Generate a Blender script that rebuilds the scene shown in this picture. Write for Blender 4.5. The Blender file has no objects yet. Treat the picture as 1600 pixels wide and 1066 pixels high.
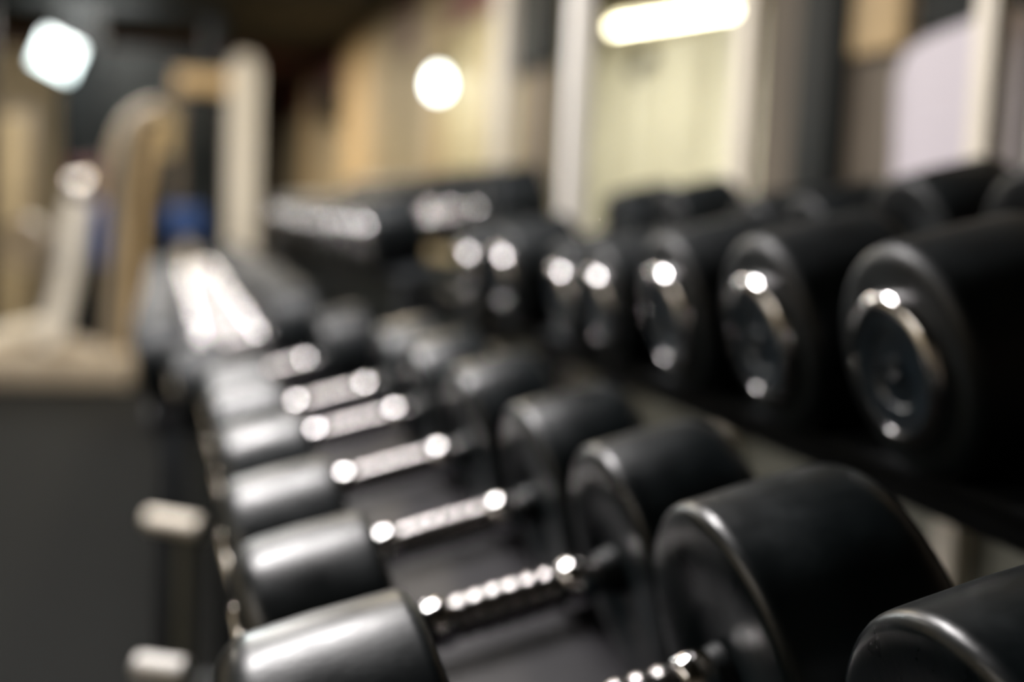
import bpy, math, random
from mathutils import Vector, Matrix

random.seed(7)
scene = bpy.context.scene
COL = scene.collection
H = 1.05                                   # camera height above the floor

# ------------------------------------------------------------------ camera
F = 2000.0
Yc = Vector((-0.2725, 0.1165, -1.0)).normalized()
b = 1.0; a = 0.045
Zc = Vector((a, b, -(Yc.x * a + Yc.y * b) / Yc.z)).normalized()
Xc = Yc.cross(Zc)
R = Matrix((Xc, Yc, Zc))                   # world = R @ camera space
cam = bpy.data.cameras.new('camera')
cam.lens = 45.0; cam.sensor_width = 36.0
cam.clip_start = 0.01; cam.clip_end = 200
cam.dof.use_dof = True
cam.dof.focus_distance = 0.60
cam.dof.aperture_fstop = 2.4
cam_o = bpy.data.objects.new('camera', cam)
cam_o.matrix_world = Matrix.Translation((0, 0, H)) @ R.to_4x4()
COL.objects.link(cam_o)
scene.camera = cam_o

# ------------------------------------------------------------------ render look
vs = scene.view_settings
vs.view_transform = 'Standard'; vs.look = 'None'; vs.gamma = 1.0; vs.use_curve_mapping = False
vs.exposure = 0.55
scene.cycles.use_adaptive_sampling = False
scene.cycles.use_denoising = True
scene.cycles.sample_clamp_indirect = 30.0
scene.cycles.max_bounces = 6
scene.cycles.caustics_reflective = False
scene.cycles.caustics_refractive = False

# ------------------------------------------------------------------ world
w = bpy.data.worlds.new('world'); scene.world = w
w.use_nodes = True
bg = w.node_tree.nodes['Background']
bg.inputs[0].default_value = (0.020, 0.045, 0.058, 1)
bg.inputs[1].default_value = 0.9


def area(name, loc, size, power, color, rot=(0, 0, 0)):
    l = bpy.data.lights.new(name, 'AREA'); l.shape = 'RECTANGLE'
    l.size, l.size_y = size; l.energy = power; l.color = color
    o = bpy.data.objects.new(name, l); o.location = (loc[0], loc[1], loc[2] + H)
    o.rotation_euler = rot; COL.objects.link(o)
    return o


CEIL = 1.42                                # ceiling above the camera
# a row of unseen overhead lights along the aisle; they light and glint on everything below
for i, y in enumerate((2.3, 5.3, 8.3, 11.3, 14.3)):
    area('ceiling_area_light', (-0.42 if i == 0 else -0.5, y, CEIL - 0.06), (0.95, 0.45) if i == 0 else (0.70, 1.2), (68, 34, 38, 40, 40)[i], (1.0, 0.96, 0.95) if i == 0 else (1.0, 0.94, 0.88))
area('ceiling_area_light', (0.6, 6.2, CEIL - 0.06), (0.22, 1.2), 26, (1.0, 0.85, 0.62))  # added without a fixture to brighten the long wall
area('ceiling_area_light', (0.35, 10.8, CEIL - 0.06), (0.22, 1.2), 34, (1.0, 0.85, 0.62))  # second added light, for the far stretch of that wall
area('ceiling_area_light', (-2.4, 6.6, CEIL - 0.06), (0.22, 1.2), 24, (1.0, 0.91, 0.78))  # made-up light brightening the machines at the far left
area('back_room_fill', (2.55, 2.6, CEIL - 0.06), (0.3, 1.0), 24, (1.0, 0.95, 0.98))  # added fill light, no lamp stands here

# ------------------------------------------------------------------ helpers


def ray(px, py):
    return R @ Vector(((px - 800) / F, -(py - 533) / F, -1.0))


def on(axis, px, py, val):                 # point of the sight line where the coordinate equals val (Z relative to the camera)
    d = ray(px, py)
    p = d * (val / d[axis])
    return Vector((p.x, p.y, p.z + H))


def sock(n, *names):
    for s in names:
        if s in n.inputs:
            return n.inputs[s]


def mat(name, color, rough=0.5, metal=0.0, noise=0.0, nscale=8.0, bump=0.0, bscale=60.0, spec=0.5, rvar=0.0, emit=None, estr=0.0, coat=0.0, stretch=None):
    m = bpy.data.materials.new(name); m.use_nodes = True
    nt = m.node_tree; bs = nt.nodes['Principled BSDF']
    bs.inputs['Base Color'].default_value = (*color, 1)
    bs.inputs['Roughness'].default_value = rough
    bs.inputs['Metallic'].default_value = metal
    sock(bs, 'Specular IOR Level', 'Specular').default_value = spec
    if coat:
        sock(bs, 'Coat Weight').default_value = coat
    tc = nt.nodes.new('ShaderNodeTexCoord')
    vec = tc.outputs['Object']
    if stretch:
        mp = nt.nodes.new('ShaderNodeMapping'); mp.inputs['Scale'].default_value = stretch
        nt.links.new(vec, mp.inputs['Vector']); vec = mp.outputs['Vector']
    if noise or rvar:
        n = nt.nodes.new('ShaderNodeTexNoise'); n.inputs['Scale'].default_value = nscale
        n.inputs['Detail'].default_value = 6
        nt.links.new(vec, n.inputs['Vector'])
        if noise:
            mx = nt.nodes.new('ShaderNodeValToRGB')
            mx.color_ramp.elements[0].position = 0.32; mx.color_ramp.elements[1].position = 0.70
            mx.color_ramp.elements[0].color = (*[c * (1 - noise) for c in color], 1)
            mx.color_ramp.elements[1].color = (*[min(1, c * (1 + noise)) for c in color], 1)
            nt.links.new(n.outputs['Fac'], mx.inputs['Fac'])
            nt.links.new(mx.outputs['Color'], bs.inputs['Base Color'])
        if rvar:
            mr = nt.nodes.new('ShaderNodeMapRange')
            mr.inputs['From Min'].default_value = 0.3; mr.inputs['From Max'].default_value = 0.7
            mr.inputs['To Min'].default_value = max(0.02, rough - rvar); mr.inputs['To Max'].default_value = min(1, rough + rvar)
            nt.links.new(n.outputs['Fac'], mr.inputs['Value'])
            nt.links.new(mr.outputs['Result'], bs.inputs['Roughness'])
    if bump:
        n2 = nt.nodes.new('ShaderNodeTexNoise'); n2.inputs['Scale'].default_value = bscale; n2.inputs['Detail'].default_value = 4
        nt.links.new(vec, n2.inputs['Vector'])
        bp = nt.nodes.new('ShaderNodeBump'); bp.inputs['Strength'].default_value = bump; bp.inputs['Distance'].default_value = 0.002
        nt.links.new(n2.outputs['Fac'], bp.inputs['Height'])
        nt.links.new(bp.outputs['Normal'], bs.inputs['Normal'])
    if emit:
        bs.inputs['Emission Color'].default_value = (*emit, 1)
        bs.inputs['Emission Strength'].default_value = estr
    return m


M = {
    'rubber': mat('black_rubber', (0.0022, 0.0058, 0.0076), 0.37, noise=0.5, nscale=16, bump=0.06, bscale=140, rvar=0.11, spec=0.45),
    'rubber_dull': mat('dull_black_rubber', (0.0014, 0.0038, 0.0050), 0.50, noise=0.5, nscale=16, bump=0.06, bscale=140, rvar=0.08, spec=0.36),
    'chrome': mat('polished_chrome', (0.80, 0.79, 0.79), 0.10, 1.0),
    'knurl': mat('knurled_chrome', (0.36, 0.345, 0.34), 0.20, 1.0, bump=0.3, bscale=500),
    'cap': mat('dark_end_plate', (0.006, 0.012, 0.018), 0.34, 0.0, noise=0.4, nscale=30, coat=0.3),
    'boss': mat('dull_bolt', (0.10, 0.10, 0.10), 0.4, 0.8),
    'shelf': mat('charcoal_painted_steel', (0.016, 0.015, 0.018), 0.5, 0.0, spec=0.2, noise=0.25, nscale=12, bump=0.15, bscale=120),
    'frame': mat('black_painted_steel', (0.010, 0.012, 0.014), 0.45, noise=0.3, nscale=10),
    'zinc': mat('bright_steel', (0.62, 0.56, 0.48), 0.30, 0.9, noise=0.1),
    'cream': mat('cream_paint', (0.74, 0.68, 0.57), 0.45, noise=0.06, nscale=5),
    'beige': mat('beige_paint', (0.40, 0.34, 0.26), 0.5, noise=0.15, nscale=5),
    'white': mat('white_paint', (0.82, 0.79, 0.73), 0.45, noise=0.05, nscale=5),
    'floor': mat('dark_rubber_floor', (0.0125, 0.0130, 0.0125), 0.8, spec=0.04, noise=0.22, nscale=40, bump=0.5, bscale=90, stretch=(6.0, 1.0, 1.0)),
    'tan': mat('tan_wall_board', (0.52, 0.42, 0.25), 0.6, noise=0.12, nscale=3),
    'tan2': mat('ochre_wall_board', (0.58, 0.42, 0.22), 0.6, noise=0.12, nscale=3),
    'olive': mat('olive_wall_board', (0.48, 0.43, 0.27), 0.6, noise=0.1, nscale=3),
    'pale': mat('pale_yellow_board', (0.80, 0.79, 0.72), 0.55, noise=0.06, nscale=3),
    'wood': mat('dark_red_timber', (0.15, 0.040, 0.026), 0.5, noise=0.4, nscale=4, stretch=(1, 8, 8)),
    'ceiling': mat('dark_olive_ceiling', (0.050, 0.050, 0.042), 0.8, noise=0.2, nscale=2),
    'brown': mat('taupe_plaster', (0.16, 0.132, 0.10), 0.7, noise=0.12, nscale=3),
    'dark': mat('dark_grey_paint', (0.014, 0.017, 0.017), 0.55, spec=0.15, noise=0.2, nscale=4),
    'black': mat('black_plastic', (0.005, 0.008, 0.009), 0.5, spec=0.2),
    'lav': mat('lavender_white_laminate', (0.60, 0.55, 0.60), 0.4, noise=0.03, nscale=3),
    'grey': mat('green_grey_plaster', (0.15, 0.15, 0.12), 0.7, noise=0.15, nscale=4),
    'blue': mat('blue_vinyl', (0.010, 0.055, 0.22), 0.4, noise=0.1),
    'maroon': mat('maroon_vinyl', (0.085, 0.018, 0.016), 0.45, noise=0.1),
    'violet': mat('grey_violet_vinyl', (0.10, 0.095, 0.13), 0.5, noise=0.1),
    'tube': mat('lit_tube', (1, 1, 0.9), 0.4, emit=(1.0, 0.94, 0.68), estr=10),
    'bulb': mat('lit_bulb', (1, 1, 1), 0.4, emit=(0.92, 1.0, 0.95), estr=7),
    'flood': mat('lit_flood_panel', (1, 1, 1), 0.4, emit=(0.80, 1.0, 1.0), estr=3.2),
}


def link(name, verts, faces, material, parent=None, smooth=True, angle=35):
    me = bpy.data.meshes.new(name)
    me.from_pydata([tuple(v) for v in verts], [], faces)
    me.validate(); me.update()
    import bmesh
    bm = bmesh.new(); bm.from_mesh(me); bmesh.ops.recalc_face_normals(bm, faces=bm.faces)
    if smooth:
        for f_ in bm.faces: f_.smooth = True
        for e in bm.edges:
            if len(e.link_faces) == 2 and e.calc_face_angle(0) > math.radians(angle):
                e.smooth = False
    bm.to_mesh(me); bm.free()
    me.materials.append(M[material])
    o = bpy.data.objects.new(name, me); COL.objects.link(o)
    if parent: o.parent = parent
    return o


class MB:                                   # collects shapes into one mesh
    def __init__(s): s.v = []; s.f = []

    def add(s, v, f):
        n = len(s.v); s.v += v; s.f += [tuple(i + n for i in q) for q in f]; return s

    def box(s, lo, hi, bev=0.0, mtx=None):
        import bmesh
        bm = bmesh.new(); bmesh.ops.create_cube(bm, size=1)
        c = [(lo[i] + hi[i]) / 2 for i in range(3)]; d = [abs(hi[i] - lo[i]) for i in range(3)]
        for v in bm.verts: v.co = Vector((v.co.x * d[0] + c[0], v.co.y * d[1] + c[1], v.co.z * d[2] + c[2]))
        if bev: bmesh.ops.bevel(bm, geom=bm.edges[:], offset=min(bev, min(d) * 0.45), segments=2, affect='EDGES', profile=0.6)
        if mtx: bmesh.ops.transform(bm, matrix=mtx, verts=bm.verts[:])
        bm.verts.index_update()
        s.add([v.co.copy() for v in bm.verts], [tuple(v.index for v in q.verts) for q in bm.faces]); bm.free(); return s

    def lathe(s, prof, n=32, mtx=None):     # profile (along x, radius) revolved about x
        vs_, fs = [], []
        for (x, r) in prof:
            for k in range(n):
                t = 2 * math.pi * k / n
                vs_.append(Vector((x, r * math.cos(t), r * math.sin(t))))
        for i in range(len(prof) - 1):
            for k in range(n):
                k2 = (k + 1) % n
                fs.append((i * n + k, i * n + k2, (i + 1) * n + k2, (i + 1) * n + k))
        if prof[0][1] > 1e-5: fs.append(tuple(range(n)))
        if prof[-1][1] > 1e-5: fs.append(tuple((len(prof) - 1) * n + k for k in range(n)))
        if mtx: vs_ = [mtx @ v for v in vs_]
        return s.add(vs_, fs)

    def tube(s, pts, r, n=12):
        pts = [Vector(p) for p in pts]; vs_, fs = [], []
        up = None
        for i, p in enumerate(pts):
            t = (pts[min(i + 1, len(pts) - 1)] - pts[max(i - 1, 0)]).normalized()
            if up is None:
                up = Vector((0, 0, 1)) if abs(t.z) < 0.9 else Vector((1, 0, 0))
            x = t.cross(up).normalized(); up = x.cross(t).normalized()
            for k in range(n):
                q = 2 * math.pi * k / n
                vs_.append(p + (x * math.cos(q) + up * math.sin(q)) * r)
        for i in range(len(pts) - 1):
            for k in range(n):
                k2 = (k + 1) % n
                fs.append((i * n + k, i * n + k2, (i + 1) * n + k2, (i + 1) * n + k))
        fs.append(tuple(range(n))); fs.append(tuple((len(pts) - 1) * n + k for k in range(n)))
        return s.add(vs_, fs)

    def obj(s, name, material, parent=None, **k): return link(name, s.v, s.f, material, parent, **k)


def box(name, lo, hi, material, parent=None, bev=0.003, mtx=None): return MB().box(lo, hi, bev, mtx).obj(name, material, parent)


def thing(name, label, cat, loc=(0, 0, 0), group=None):
    o = bpy.data.objects.new(name, None); o.empty_display_size = 0.05
    o.location = loc; COL.objects.link(o)
    o['label'] = label; o['category'] = cat
    if group: o['group'] = group
    return o


def struct(o): o['kind'] = 'structure'; return o


def arc(p0, p1, p2, n=10):                  # quadratic curve
    p0, p1, p2 = map(Vector, (p0, p1, p2))
    return [p0 * (1 - t) ** 2 + p1 * 2 * t * (1 - t) + p2 * t * t for t in [i / n for i in range(n + 1)]]


# ------------------------------------------------------------------ setting
XW = 1.62                                    # long wall on the right, beyond the second rack
fl = struct(box('floor', (-5, -1.5, -0.1), (5, 19, 0), 'floor', bev=0))
ce = struct(box('ceiling', (-5, -1.5, CEIL + H), (5, 19, CEIL + H + 0.1), 'ceiling', bev=0))
box('beam', (-3.1, 9.6, CEIL + H - 0.10), (-1.0, 9.85, CEIL + H), 'brown', ce)
for y in (13.0, 15.6):
    box('beam', (-5, y - 0.07, CEIL + H - 0.13), (XW, y + 0.07, CEIL + H), 'wood', ce)

wr = struct(box('wall_right', (XW, 5.3, 0), (XW + 0.1, 19, CEIL + H), 'olive', bev=0))
y = 5.3; k = 0
for wd, mt in ((0.55, 'brown'), (0.9, 'olive'), (0.95, 'olive'), (0.95, 'tan'), (0.95, 'olive'), (1.6, 'tan'), (0.9, 'tan2'), (1.6, 'tan'), (1.6, 'tan2'), (1.6, 'tan'), (1.8, 'tan')):
    box('panel', (XW - 0.025, y + 0.012, 0.12), (XW + 0.01, y + wd - 0.012, CEIL + H - 0.42), mt, wr)
    y += wd
for y0, y1 in ((6.2, 7.4), (8.2, 8.95), (11.75, 14.2), (14.9, 18.5)):
    box('timber_band', (XW - 0.06, y0, CEIL + H - 0.42), (XW + 0.01, y1, CEIL + H), 'wood', wr)
for y0, y1 in ((7.4, 8.2), (8.95, 10.1), (10.1, 11.75), (14.2, 14.9)):
    box('pilaster', (XW - 0.07, y0, 0), (XW + 0.01, y1, CEIL + H), 'tan2' if y0 > 10 else 'tan', wr)
box('header', (XW - 0.06, 5.3, 0.62 + H), (XW + 0.01, 5.95, CEIL + H), 'dark', wr)
box('dark_lower_panel', (XW - 0.085, 5.3, 0.11), (XW + 0.01, 18.9, 0.74), 'dark', wr)  # added dark sheet that tones down the lit lower wall behind the racks
bs_ = struct(box('baseboard_right', (XW - 0.10, 5.3, 0), (XW - 0.07, 18.9, 0.11), 'dark'))

we = struct(box('wall_end', (-5, 18.9, 0), (XW, 19.0, CEIL + H), 'brown', bev=0))
wl = struct(box('wall_left', (-3.2, -1.5, 0), (-3.1, 18.9, CEIL + H), 'brown', bev=0))
for k in range(6):
    box('panel', (-3.11, -1.4 + k * 1.2, 0.1), (-3.07, -0.25 + k * 1.2, 2.1), 'tan' if k % 2 else 'cream', wl)  # unseen pale panels added for the chrome rings to reflect

# timber-framed opening behind the first rack, with a back room beyond it
XP = 1.20
wp = struct(box('wall_partition', (XP, 0.6, 0), (XP + 0.06, 4.9, 0.62), 'grey', bev=0.004))


def post(px, X, wid, dep, matn, py=200):
    p = on(0, px, py, X)
    return box('post', (X - dep / 2, p.y - wid / 2, 0), (X + dep / 2, p.y + wid / 2, CEIL + H), matn, wp, bev=0.006)


post(1538, XP - 0.04, 0.050, 0.03, 'cream')
post(1160, XP - 0.04, 0.060, 0.03, 'cream')
post(782, XP - 0.04, 0.17, 0.04, 'cream')
p = on(1, 899, 200, 2.68)
struct(box('trim_1', (p.x - 0.024, 2.65, 0), (p.x + 0.024, 2.70, CEIL + H), 'white', bev=0.006))

# back room
wb = struct(box('wall_back', (3.1, -1.5, 0), (3.2, 9.0, CEIL + H), 'olive', bev=0))
struct(box('wall_front', (-5, -1.6, 0), (3.2, -1.5, CEIL + H), 'brown', bev=0))
y = 4.6
while y < 8.8:
    box('panel', (3.03, y, 0.1), (3.12, y + 0.36, CEIL + H - 0.30), 'pale', wb, bev=0.01); y += 0.52
struct(box('wall_back_end', (XW + 0.1, 8.9, 0), (3.1, 9.0, CEIL + H), 'pale', bev=0))

# short wall beside the opening: taupe plaster, dark column, laminate board
wn = struct(box('wall_side', (XW, -1.5, 0), (XW + 0.08, 3.36, CEIL + H), 'brown', bev=0))
box('column', (XW - 0.05, 2.86, 0), (XW + 0.01, 3.06, CEIL + H), 'dark', wn, bev=0.01)
box('header', (XW - 0.02, 2.16, 0.42 + H), (XW + 0.01, 2.56, CEIL + H), 'dark', wn)
box('panel', (XW - 0.03, 2.60, 0.40 + H), (XW + 0.01, 2.82, CEIL + H), 'tan2', wn)  # warm spot of light on the wall, put in as an ochre panel
box('panel', (XW - 0.03, 1.4, 0.3), (XW + 0.01, 2.12, 0.36 + H), 'pale', wn)
box('panel', (XW - 0.03, 1.4, 0.40 + H), (XW + 0.01, 2.12, CEIL + H), 'tan2', wn)
# pale board with a raked top
bd = thing('panel_board', 'lavender white board with a sloping top on the taupe wall behind the dumbbells', 'board', (XW - 0.09, 2.45, 0.35))
m = MB()
outl = [(2.12, 0.0), (2.40, 0.0)] + [(q.y, q.z - 0.35) for q in (on(0, px, py, XW - 0.11) for px, py in ((1398, 122), (1415, 80), (1450, 58), (1530, 26), (1570, 12)))]
vs2 = [Vector((-0.02, y - 2.45, z)) for y, z in outl] + [Vector((0.04, y - 2.45, z)) for y, z in outl]
n6 = len(outl)
m.add(vs2, [tuple(range(n6)), tuple(range(n6, 2 * n6))] + [(i, (i + 1) % n6, n6 + (i + 1) % n6, n6 + i) for i in range(n6)])
m.obj('face_board', 'lav', bd, smooth=False)
box('edge_strip', (-0.03, -0.215, -0.02), (0.04, -0.05, 0.0), 'dark', bd)

# ------------------------------------------------------------------ lamps in view
# fluorescent batten in the back room
p0 = on(2, 1152, 14, 0.90); p1 = on(2, 960, 44, 0.90)
mid = (p0 + p1) / 2; dr = (p1 - p0); ln = dr.length; dr.normalize()
tb = thing('tube_light', 'glowing white fluorescent tube hanging in the yellow room behind the posts', 'lamp', mid)
mt = Matrix.Rotation(math.atan2(dr.y, dr.x), 4, 'Z')
MB().lathe([(-ln / 2, 0.016), (ln / 2, 0.016)], 14, mt).obj('tube', 'tube', tb)
MB().box((-ln / 2 - 0.03, -0.045, 0.03), (ln / 2 + 0.03, 0.045, 0.08), 0.008, mt).obj('housing', 'white', tb)
for s in (-1, 1):
    MB().box((s * (ln / 2 + 0.012) - 0.012, -0.02, -0.02), (s * (ln / 2 + 0.012) + 0.012, 0.02, 0.035), 0.004, mt).obj('lamp_holder', 'white', tb)
    MB().tube([mt @ Vector((s * ln * 0.35, 0, 0.08)), mt @ Vector((s * ln * 0.35, 0, CEIL + H - mid.z))], 0.004, 6).obj('hanger', 'white', tb)
area('ceiling_area_light', (-2.7, 0.9, CEIL - 0.06), (0.4, 2.2), 22, (1.0, 0.92, 0.82))  # added to light the left wall panels mirrored in the chrome rings
L = area('tube_glow', (mid.x, mid.y, mid.z - H - 0.03), (ln, 0.05), 18, (1.0, 0.96, 0.80)); L.rotation_euler = (0, 0, math.atan2(dr.y, dr.x))
L.data.use_shadow = True
area('back_room_fill', (2.1, 7.6, CEIL - 0.06), (0.3, 1.4), 20, (1.0, 0.96, 0.80))  # extra fill for the pale back wall, without a fixture

# bulb lamp on the long wall
p = on(0, 685, 130, XW - 0.14)
lp = thing('wall_lamp', 'glowing round bulb lamp bracketed on the tan wall between the posts', 'lamp', p); lp.scale = (1, 0.5, 0.75)
MB().lathe([(-0.10, 0.0), (-0.09, 0.03), (-0.05, 0.052), (0.0, 0.058), (0.05, 0.045), (0.085, 0.026), (0.10, 0.022)], 20, Matrix.Rotation(math.radians(-90), 4, 'Y')).obj('bulb', 'bulb', lp)
MB().lathe([(0.095, 0.026), (0.10, 0.034), (0.16, 0.034), (0.17, 0.015)], 16, Matrix.Rotation(math.radians(-90), 4, 'Y')).obj('lamp_socket', 'dark', lp)
MB().tube(arc((0, 0, 0.16), (0.0, 0, 0.24), (0.12, 0, 0.22)), 0.012, 8).obj('arm', 'dark', lp)
MB().lathe([(0.095, 0.05), (0.115, 0.05)], 16, Matrix.Translation((0, 0, 0.22))).obj('wall_plate', 'dark', lp)
l_ = bpy.data.lights.new('bulb_glow', 'POINT'); l_.energy = 0.6; l_.color = (1, 0.95, 0.8); l_.shadow_soft_size = 0.06
lo = bpy.data.objects.new('bulb_glow', l_); lo.location = p + Vector((-0.05, -0.05, -0.16)); COL.objects.link(lo)

# small speaker on the long wall
p = on(0, 517, 165, XW - 0.10)
sp = thing('wall_speaker', 'small dark speaker box on the tan wall below the red timber', 'speaker', p)
box('cabinet', (-0.09, -0.30, -0.17), (0.10, 0.30, 0.17), 'black', sp, bev=0.015)
MB().lathe([(-0.095, 0.12), (-0.10, 0.11), (-0.085, 0.02)], 24).obj('cone', 'dark', sp)
box('bracket', (0.06, -0.05, -0.24), (0.125, 0.05, -0.16), 'dark', sp)

# dark hook rail bracket on the yellow wall of the back room
p = on(0, 1005, 92, 3.0)
hk = thing('wall_hook', 'small dark hook high on the pale yellow wall under the tube light', 'hook', (3.03, p.y, p.z))
box('back_plate', (-0.03, -0.12, -0.05), (0.0, 0.12, 0.05), 'black', hk)
MB().tube([(-0.02, 0, 0), (-0.08, 0, -0.02), (-0.09, 0, -0.08), (-0.06, 0, -0.12)], 0.03, 10).obj('hook_arm', 'black', hk)

# flood lamp far left
p = on(1, 88, 86, 8.4)
fp = thing('flood_lamp', 'square flood lamp glowing cold white high at the far left', 'lamp', p)
rot = Matrix.Rotation(math.radians(-20), 4, 'Z') @ Matrix.Rotation(math.radians(24), 4, 'Y')
MB().box((-0.12, 0.0, -0.10), (0.12, 0.03, 0.10), 0.01, rot).obj('lens', 'flood', fp)
MB().box((-0.14, 0.02, -0.12), (0.14, 0.12, 0.12), 0.015, rot).obj('housing', 'black', fp)
MB().tube([(0, 0.1, 0.1), (0, 0.12, CEIL + H - p.z)], 0.014, 8).obj('drop_rod', 'dark', fp)
l_ = bpy.data.lights.new('flood_glow', 'AREA'); l_.shape = 'RECTANGLE'; l_.size = 0.3; l_.size_y = 0.3; l_.energy = 10; l_.color = (0.88, 1, 1)
lo = bpy.data.objects.new('flood_glow', l_); lo.matrix_world = Matrix.Translation(p) @ rot @ Matrix.Translation((0, -0.04, 0)) @ Matrix.Rotation(math.radians(-90), 4, 'X'); COL.objects.link(lo)

# ------------------------------------------------------------------ dumbbells
TILT = math.radians(15)
RT = Matrix.Rotation(-TILT, 4, 'Y')         # local +x runs up the shelf towards the wall


def head_profile(r, s0, s1, inner, fi, fo):
    """revolve profile from the inner face at s0 to the outer face at s1 (s1>s0)"""
    pr = [(s0 + 0.004, 0.0), (s0 + 0.004, r * 0.40), (s0, r * 0.45), (s0, r - fi)]
    for k in range(1, 6):
        t = k / 5 * math.pi / 2
        pr.append((s0 + fi * (1 - math.cos(t)), r - fi + fi * math.sin(t)))
    pr.append((s0 + (s1 - s0) * 0.5, r + 0.0008))
    for k in range(0, 8):
        t = k / 7 * math.pi / 2
        pr.append((s1 - fo + fo * math.sin(t), r - fo + fo * math.cos(t)))
    pr += [(s1, r * 0.50), (s1 - 0.008, r * 0.48), (s1 - 0.008, 0.0)]
    return pr


PROTO = {}


def make_meshes(r, hl, g=(0.090, 0.090), proud=True):
    key = (round(r, 4), round(hl, 4), g, proud)
    if key in PROTO: return PROTO[key]
    flip = Matrix.Rotation(math.pi, 4, 'Z')
    res = {}
    root = bpy.data.objects.new('tmp', None); COL.objects.link(root)
    for s, mx in ((-1, flip), (1, Matrix.Identity(4))):
        hd = MB().lathe(head_profile(r, g[s > 0], g[s > 0] + hl, 0, 0.010, r * (0.15 if proud else 0.24)), 56, mx).obj('head', 'rubber_dull' if proud or r < 0.0885 else 'rubber', root, angle=50)
        e = g[s > 0] + hl - (0 if proud else 0.006)
        ro, tr = r * (0.64 if proud else 0.615), r * 0.088
        tor = [(e - 0.003, ro)] + [(e + 0.003 + 1.1 * tr * math.sin(t), ro - tr + tr * math.cos(t)) for t in [math.pi * 0.54 * k / 9 for k in range(10)]] + [(e + 0.003, ro - 1.2 * tr)]
        MB().lathe(tor, 56, mx).obj('end_ring', 'chrome', hd)
        MB().lathe([(e - 0.010, ro - 1.5 * tr), (e + 0.0105, ro - 1.15 * tr), (e + 0.0085, r * 0.34), (e + 0.0066, r * 0.32), (e + 0.0064, 0.0)], 40, mx).obj('end_plate', 'cap', hd)
        MB().lathe([(e + 0.003, r * 0.10), (e + 0.009, r * 0.10), (e + 0.010, r * 0.07), (e + 0.0075, r * 0.04), (e + 0.0075, 0.0)], 6, mx).obj('bolt', 'cap', hd)
    hp = [(-g[0] - 0.003, 0.0), (-g[0] - 0.003, 0.0135), (-0.058, 0.0135), (-0.052, 0.0150)]
    N = 8
    for i in range(N):                       # ringed grip
        x = -0.050 + 0.100 * i / (N - 1)
        bul = 0.0155 + 0.0012 * math.cos(x / 0.05 * math.pi / 2)
        hp += [(x - 0.0045, bul), (x - 0.002, bul + 0.0012), (x + 0.002, bul + 0.0012), (x + 0.0045, bul)]
    hp += [(0.052, 0.0150), (0.058, 0.0135), (g[1] + 0.003, 0.0135), (g[1] + 0.003, 0.0)]
    h = MB().lathe(hp, 32).obj('handle', 'knurl', root, angle=60)
    for s in (-1, 1):
        c = s * 0.057
        cp = [(c - 0.013, 0.0130)] + [(c + 0.013 * math.sin(t), 0.0140 + 0.0060 * math.cos(t)) for t in [-math.pi / 2 + math.pi * k / 10 for k in range(11)]] + [(c + 0.013, 0.0130)]
        MB().lathe(cp, 32).obj('collar', 'chrome', h)
        gs = g[s > 0]
        cp = [(s * (gs - 0.014), 0.0130), (s * (gs - 0.014), 0.0160), (s * (gs + 0.002), 0.0200), (s * (gs + 0.002), 0.0130)]
        MB().lathe(cp, 32).obj('sleeve', 'black', h)
    PROTO[key] = root
    return root


USED = set()


def copy_tree(o, parent=None):
    c = o.copy(); COL.objects.link(c); c.parent = parent
    for ch in list(o.children): copy_tree(ch, c)
    return c


def dumbbell(x, y, z, r, hl, label, group, spin=0.0, yaw=0.0, g=(0.090, 0.090), proud=True):
    """x, y, z: centre of the handle, z relative to the camera height"""
    pr = make_meshes(r, hl, g, proud)         # g: distances from the middle of the handle to the two heads
    key = (round(r, 4), round(hl, 4), g, proud)
    if key in USED:
        root = copy_tree(pr)
    else:
        USED.add(key); root = pr
    root.name = 'dumbbell'
    root.matrix_world = Matrix.Translation((x, y, z + H)) @ Matrix.Rotation(math.radians(yaw), 4, 'Z') @ RT @ Matrix.Rotation(math.radians(spin), 4, 'X')
    root['label'] = label; root['category'] = 'dumbbell'; root['group'] = group
    root.empty_display_size = 0.05
    return root


ORD = 'first second third fourth fifth sixth seventh eighth ninth tenth eleventh twelfth thirteenth fourteenth fifteenth sixteenth seventeenth eighteenth nineteenth twentieth'.split()
CT, ST = math.cos(TILT), math.sin(TILT)


def shelf_pt(base, s, n):                   # point s along the tilt and n off the shelf plane
    return base[0] + s * CT - n * ST, base[1] + s * ST + n * CT


# shelf planes: the line of handle centres for r = 0.10 lies 0.10 above the plane
LOW = (0.266, -0.310); UPP = (0.772, -0.054)
LOW_P = shelf_pt(LOW, 0, -0.1); UPP_P = shelf_pt(UPP, 0, -0.1)

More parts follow.
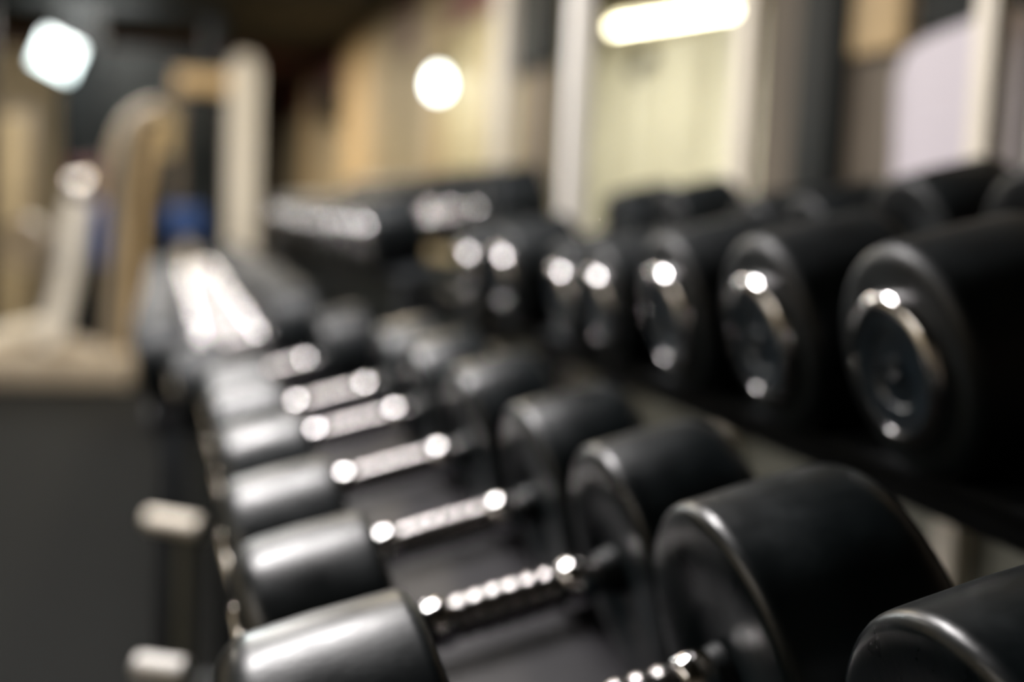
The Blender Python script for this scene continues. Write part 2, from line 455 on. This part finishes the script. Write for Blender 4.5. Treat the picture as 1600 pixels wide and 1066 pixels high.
low_labels = [
    'black rubber dumbbell cut off by the bottom right corner, nearest on the lower shelf',
    'big black dumbbell on the lower shelf whose broad head stands left of the beige strip',
    'black dumbbell on lower shelf, its long bright chrome handle nearest the bottom centre',
    'black dumbbell on lower shelf with the second bright handle above bottom edge',
    'black dumbbell on lower shelf with the third bright chrome handle up from the bottom',
    'black dumbbell on lower shelf with the fourth bright chrome handle up from the bottom',
    'black dumbbell on lower shelf with the fifth handle, last before the white cluster of glints',
    'smaller black dumbbell at the far end of the near lower shelf, beside the gap']
for i, (y, r, dx, hl) in enumerate(((0.468, 0.110, 0, 0.115), (0.705, 0.108, 0.004, 0.122), (0.939, 0.102, 0, 0.110), (1.17, 0.100, 0, 0.110), (1.445, 0.100, 0, 0.105),
                                   (1.742, 0.098, 0, 0.105), (2.02, 0.094, 0, 0.105), (2.49, 0.088, -0.05, 0.105))):
    X, Z = shelf_pt(LOW_P, dx, r)
    dumbbell(X, y, Z, r, hl, low_labels[i], 'dumbbells on the near lower shelf', spin=random.uniform(0, 60), yaw=(0, 0, 0, 0, 0.5, -0.5, 0.5, 0)[i], g=(0.100, 0.074) if i == 1 else (0.090, 0.090), proud=False)

upp_labels = [
    'largest black dumbbell on the upper shelf, its chrome ring nearest the camera at right',
    'black dumbbell on the upper shelf with the second chrome ring from the right',
    'black dumbbell on the upper shelf with the third chrome ring from the right',
    'black dumbbell on the upper shelf with the fourth ring from right, right of close pair',
    'black dumbbell on the upper shelf with the fifth ring from right, left of close pair',
    'black dumbbell on the upper shelf with the second to last ring before the gap',
    'black dumbbell on the upper shelf with last ring before the gap by the cream post']
for i, (y, r) in enumerate(((0.888, 0.098), (1.116, 0.098), (1.355, 0.095), (1.614, 0.083), (1.782, 0.081), (2.112, 0.088), (2.379, 0.085))):
    X, Z = shelf_pt(UPP_P, 0.006 if i == 0 else 0, r)
    dumbbell(X, y, Z, r, 0.13 if i < 3 else 0.125, upp_labels[i], 'dumbbells on the near upper shelf', spin=random.uniform(0, 60))

FD = -0.125                                   # the second rack stands a little nearer the aisle
n_low = 16
for i in range(n_low):
    y = 2.73 + 0.203 * i
    r = 0.088 - 0.0005 * i if i < 0 else (0.088 if i < 5 else 0.080 if i < 11 else 0.072)
    X, Z = shelf_pt((LOW_P[0] + FD, LOW_P[1] + 0.0), 0, r)
    dumbbell(X, y, Z + 0.012, r, 0.105, 'small black dumbbell on the far lower shelf, %s from the gap' % ORD[i],
             'dumbbells on the far lower shelf', spin=random.uniform(0, 60), proud=False)
for i in range(10):
    y = 2.90 + 0.27 * i
    r = 0.082 if i < 4 else 0.078
    X, Z = shelf_pt((UPP_P[0] + FD, UPP_P[1]), 0, r)
    dumbbell(X, y, Z + 0.045, r, 0.12, 'black dumbbell with glinting ring on the far upper shelf, %s from the gap' % ORD[i],
             'dumbbells on the far upper shelf', spin=random.uniform(0, 60))


# ------------------------------------------------------------------ racks
def rack(y0, y1, dx, dz_low, dz_upp, label):
    t = thing('dumbbell_rack', label, 'rack', (0.45 + dx, (y0 + y1) / 2, 0), 'dumbbell racks')
    ox, oy = 0.45 + dx, (y0 + y1) / 2

    def tilted(name, P, s0, s1, n0, n1, ya, yb, mt_, bev=0.004):
        mx = Matrix.Translation((P[0] + dx - ox, 0, P[1] + H)) @ RT
        return MB().box((s0, ya - oy, n0), (s1, yb - oy, n1), bev, mx).obj(name, mt_, t)
    PL = (LOW_P[0], LOW_P[1] + dz_low); PU = (UPP_P[0], UPP_P[1] + dz_upp)
    # lower shelf: tray with front and rear lips and two saddle rails
    tilted('lower_tray', PL, -0.19, 0.20, -0.014, -0.006, y0, y1, 'shelf')
    tilted('front_lip', PL, -0.20, -0.19, -0.05, -0.003, y0, y1, 'frame')
    tilted('rear_lip', PL, 0.20, 0.21, -0.05, -0.003, y0, y1, 'frame')
    for s in (-0.135, 0.135): tilted('saddle_rail', PL, s - 0.02, s + 0.02, -0.010, -0.001, y0, y1, 'frame')
    # upper shelf: two angle rails
    for s in (-0.15, 0.15):
        tilted('upper_rail', PU, s - 0.045, s + 0.045, -0.012, -0.001, y0, y1, 'frame')
        tilted('rail_web', PU, s - 0.006, s + 0.006, -0.07, -0.012, y0, y1, 'frame')
    zl = PL[1] + H; zu = PU[1] + H
    for ye in (y0 + 0.03, y1 - 0.03):
        yy = ye - oy
        xl = PL[0] + dx - ox; xu = PU[0] + dx - ox
        box('front_leg', (xl - 0.165, yy - 0.025, 0.03), (xl - 0.115, yy + 0.025, zl - 0.16 * math.tan(TILT) - 0.008), 'frame', t)
        box('rear_leg', (xu + 0.12, yy - 0.025, 0.03), (xu + 0.17, yy + 0.025, zu + 0.10 * math.tan(TILT) - 0.01), 'frame', t)
        box('middle_leg', (xu - 0.19, yy - 0.02, 0.03), (xu - 0.15, yy + 0.02, zu - 0.19 * math.tan(TILT) - 0.012), 'frame', t)
        box('foot', (xl - 0.20, yy - 0.03, 0), (xu + 0.20, yy + 0.03, 0.04), 'frame', t, bev=0.008)
        mx = Matrix.Translation((PL[0] + dx - ox, 0, PL[1] + H)) @ RT
        MB().box((-0.19, yy - 0.02, -0.06), (0.38, yy + 0.02, -0.014), 0.004, mx).obj('lower_arm', 'frame', t)
        mx = Matrix.Translation((PU[0] + dx - ox, 0, PU[1] + H)) @ RT
        MB().box((-0.20, yy - 0.02, -0.10), (0.20, yy + 0.02, -0.06), 0.004, mx).obj('upper_arm', 'frame', t)
    return t


rk1 = rack(0.30, 2.61, 0, 0, 0, 'near black steel two tier dumbbell rack with a charcoal lower tray')
rk2 = rack(2.63, 6.10, FD, 0.012, 0.045, 'far black steel two tier dumbbell rack beyond the gap at the cream post')

# bright capped stubs standing at the aisle side of the near rack
for (xa, ya, xb, yb, z, mt_, lab) in ((-0.012, 2.03, 0.062, 1.97, -0.508, 'cream', 'grey post with a bright cream crossbar standing in front of the lower shelf'),
                                     (-0.018, 1.40, 0.030, 1.375, -0.515, 'white', 'low whitish capped post in front of the lower shelf at the bottom left edge')):
    s = thing('barbell_stand', lab, 'stand', ((xa + xb) / 2, (ya + yb) / 2, 0))
    dx_, dy_ = (xb - xa) / 2, (yb - ya) / 2
    MB().tube([(-dx_, -dy_, z + H), (dx_, dy_, z + H)], 0.016, 14).obj('crossbar', mt_, s)
    MB().tube([(dx_ * 0.5, dy_ * 0.5, 0.012), (dx_ * 0.5, dy_ * 0.5, z + H - 0.01)], 0.014, 12).obj('post', 'grey', s)
    MB().lathe([(0, 0.06), (0.008, 0.06), (0.014, 0.02)], 20, Matrix.Translation((dx_ * 0.5, dy_ * 0.5, 0)) @ Matrix.Rotation(math.radians(-90), 4, 'Y')).obj('base_plate', 'frame', s)

# ------------------------------------------------------------------ machines at the far left
# tall cream cable tower
p = on(1, 377, 300, 8.1)
ct = thing('cable_tower', 'tall cream cable tower with a rounded top, tan crossbeam and black weight stack', 'gym machine', (p.x, 8.1, 0)); ct.scale = (1.0, 1, 1.0)
m = MB()
pr = [(-0.085, 0.0), (0.085, 0.0), (0.085, 1.80)] + [(0.085 * math.cos(t), 1.80 + 0.10 * math.sin(t)) for t in [math.pi * k / 10 for k in range(1, 10)]] + [(-0.085, 1.80)]
n = len(pr)
vs3 = [Vector((x, -0.09, z)) for x, z in pr] + [Vector((x, 0.09, z)) for x, z in pr]
m.add(vs3, [tuple(range(n)), tuple(range(n, 2 * n))] + [(i, (i + 1) % n, n + (i + 1) % n, n + i) for i in range(n)])
m.obj('column', 'white', ct)
box('crossbeam', (-0.40, -0.06, 1.66), (-0.08, 0.06, 1.78), 'tan2', ct, bev=0.01)
box('side_post', (-0.42, -0.05, 0), (-0.36, 0.05, 1.78), 'brown', ct, bev=0.01)
for k in range(14):
    box('weight_plate', (-0.30, -0.10, 0.10 + k * 0.075), (-0.16, 0.10, 0.17 + k * 0.075), 'black', ct, bev=0.006)
for sx in (-0.27, -0.19):
    MB().tube([(sx, 0, 0.05), (sx, 0, 1.62)], 0.012, 8).obj('guide_rod', 'frame', ct)
box('stack_cover', (-0.31, -0.03, 1.15), (-0.15, 0.03, 1.58), 'black', ct, bev=0.01)
box('base', (-0.42, -0.25, 0), (0.14, 0.25, 0.08), 'cream', ct, bev=0.01)
box('seat_pad', (-0.46, -0.25, 0.78), (-0.22, -0.10, 0.97), 'blue', ct, bev=0.04)
box('seat_post', (-0.35, -0.20, 0.08), (-0.29, -0.14, 0.80), 'cream', ct)

# tan arched machine
p = on(1, 215, 300, 7.9)
am = thing('arched_press', 'tan machine with a tall arched tube frame left of the cable tower', 'gym machine', (p.x, 7.9, 0)); am.scale = (1.1, 1, 1.08)
MB().tube([(-0.12, 0, 0.02)] + arc((-0.11, 0, 0.75), (-0.17, 0, 1.38), (0.10, 0, 1.42), 14), 0.045, 12).obj('arch_tube', 'beige', am)
MB().tube([(0.10, 0, 1.42), (0.16, 0, 1.36), (0.15, 0.03, 1.18)], 0.04, 12).obj('upper_arm', 'tan', am)
MB().tube([(0.08, 0, 1.35), (0.02, 0.02, 0.95), (-0.03, 0, 0.08)], 0.032, 12).obj('inner_tube', 'tan2', am)
MB().tube([(-0.16, -0.2, 0.05), (0.14, -0.2, 0.05)], 0.045, 12).obj('foot_tube', 'cream', am)
MB().tube([(0.0, -0.25, 0.05), (0.0, 0.45, 0.05)], 0.045, 12).obj('base_tube', 'cream', am)
box('back_pad', (-0.28, -0.16, 0.78), (-0.17, 0.06, 1.12), 'maroon', am, bev=0.03)

# cream cycle-like machine with white post
p = on(1, 112, 300, 7.3)
bk = thing('exercise_bike', 'cream exercise machine with a slanted white post and chrome knob at the far left', 'gym machine', (p.x, 7.3, 0)); bk.scale = (1.1, 1, 1.03)
MB().tube([(0.035, 0, 1.0), (-0.01, 0, 0.62), (-0.09, 0, 0.18)], 0.062, 16).obj('post', 'white', bk)
MB().lathe([(-0.09, 0.0), (-0.085, 0.04), (-0.03, 0.075), (0.03, 0.075), (0.08, 0.045), (0.09, 0.0)], 20, Matrix.Translation((0.04, 0, 1.02)) @ Matrix.Rotation(math.radians(90), 4, 'Y')).obj('knob', 'chrome', bk)
box('base', (-0.55, -0.2, 0.0), (0.30, 0.2, 0.15), 'beige', bk, bev=0.03)
MB().tube([(-0.09, 0, 0.20), (0.16, -0.05, 0.14)], 0.06, 12).obj('strut', 'beige', bk)
MB().tube([(-0.05, 0, 0.30), (-0.35, 0, 0.22), (-0.42, 0, 0.10)], 0.055, 12).obj('side_tube', 'cream', bk)
MB().lathe([(-0.03, 0.0), (-0.03, 0.06), (-0.035, 0.13), (0.035, 0.13), (0.03, 0.06), (0.03, 0.0)], 28, Matrix.Translation((-0.20, -0.1, 0.72)) @ Matrix.Rotation(math.radians(60), 4, 'Z')).obj('flywheel', 'zinc', bk)
MB().tube([(-0.20, -0.1, 0.72), (-0.05, 0, 0.6)], 0.03, 8).obj('axle_arm', 'frame', bk)
box('seat', (0.10, -0.08, 0.62), (0.17, 0.08, 0.95), 'blue', bk, bev=0.03)
MB().tube([(0.135, 0, 0.64), (0.12, 0, 0.12)], 0.025, 8).obj('seat_post', 'frame', bk)

# dark upright frame behind it
p = on(1, 125, 200, 9.0)
uf = thing('power_rack', 'black upright frame with a slanted violet pad behind the cream machine', 'gym machine', (p.x, 9.0, 0))
for x0 in (0.0, -0.60):
    box('upright', (x0 - 0.13, -0.06, 0), (x0 + 0.13, 0.06, 2.30) if x0 == 0 else (x0 + 0.06, 0.06, 2.30), 'black', uf, bev=0.01)
box('crossmember', (-0.66, -0.05, 2.2), (0.95, 0.05, 2.3), 'black', uf, bev=0.01)
box('upright', (0.80, -0.06, 0), (0.92, 0.06, 2.30), 'black', uf, bev=0.01)
box('panel', (0.10, 0.03, 0.2), (0.80, 0.05, 2.0), 'dark', uf)
MB().box((-0.30, -0.10, 0.55), (-0.16, -0.02, 1.35), 0.03, Matrix.Rotation(math.radians(-9), 4, 'Y')).obj('back_pad', 'violet', uf)
box('seat_pad', (-0.06, -0.32, 0.92), (0.16, -0.12, 1.22), 'maroon', uf, bev=0.03)
box('seat_bracket', (-0.02, -0.14, 1.0), (0.08, 0.0, 1.1), 'black', uf)

# pale upright locker at the left edge
p = on(1, 26, 240, 8.2)
lk = thing('locker', 'pale narrow locker at the left edge under the flood lamp', 'locker', (p.x, 8.2, 0))
box('body', (-0.09, -0.1, 0), (0.08, 0.3, 1.5), 'brown', lk, bev=0.01)
box('door', (-0.07, -0.115, 0.05), (0.06, -0.098, 1.46), 'tan', lk)
box('handle', (0.03, -0.14, 0.7), (0.05, -0.112, 0.85), 'dark', lk)
box('plinth', (-0.13, -0.12, 0), (0.11, 0.3, 0.05), 'dark', lk)

# tan divider panels behind the machines
dv = struct(box('wall_divider', (-3.1, 10.2, 0), (-0.45, 10.3, 2.1), 'brown', bev=0))
for k, x0 in enumerate((-2.45, -1.85, -1.25)):
    box('panel', (x0 + 0.02, 10.17, 0.1), (x0 + 0.58, 10.21, 2.05), ('brown', 'tan', 'tan')[k], dv)
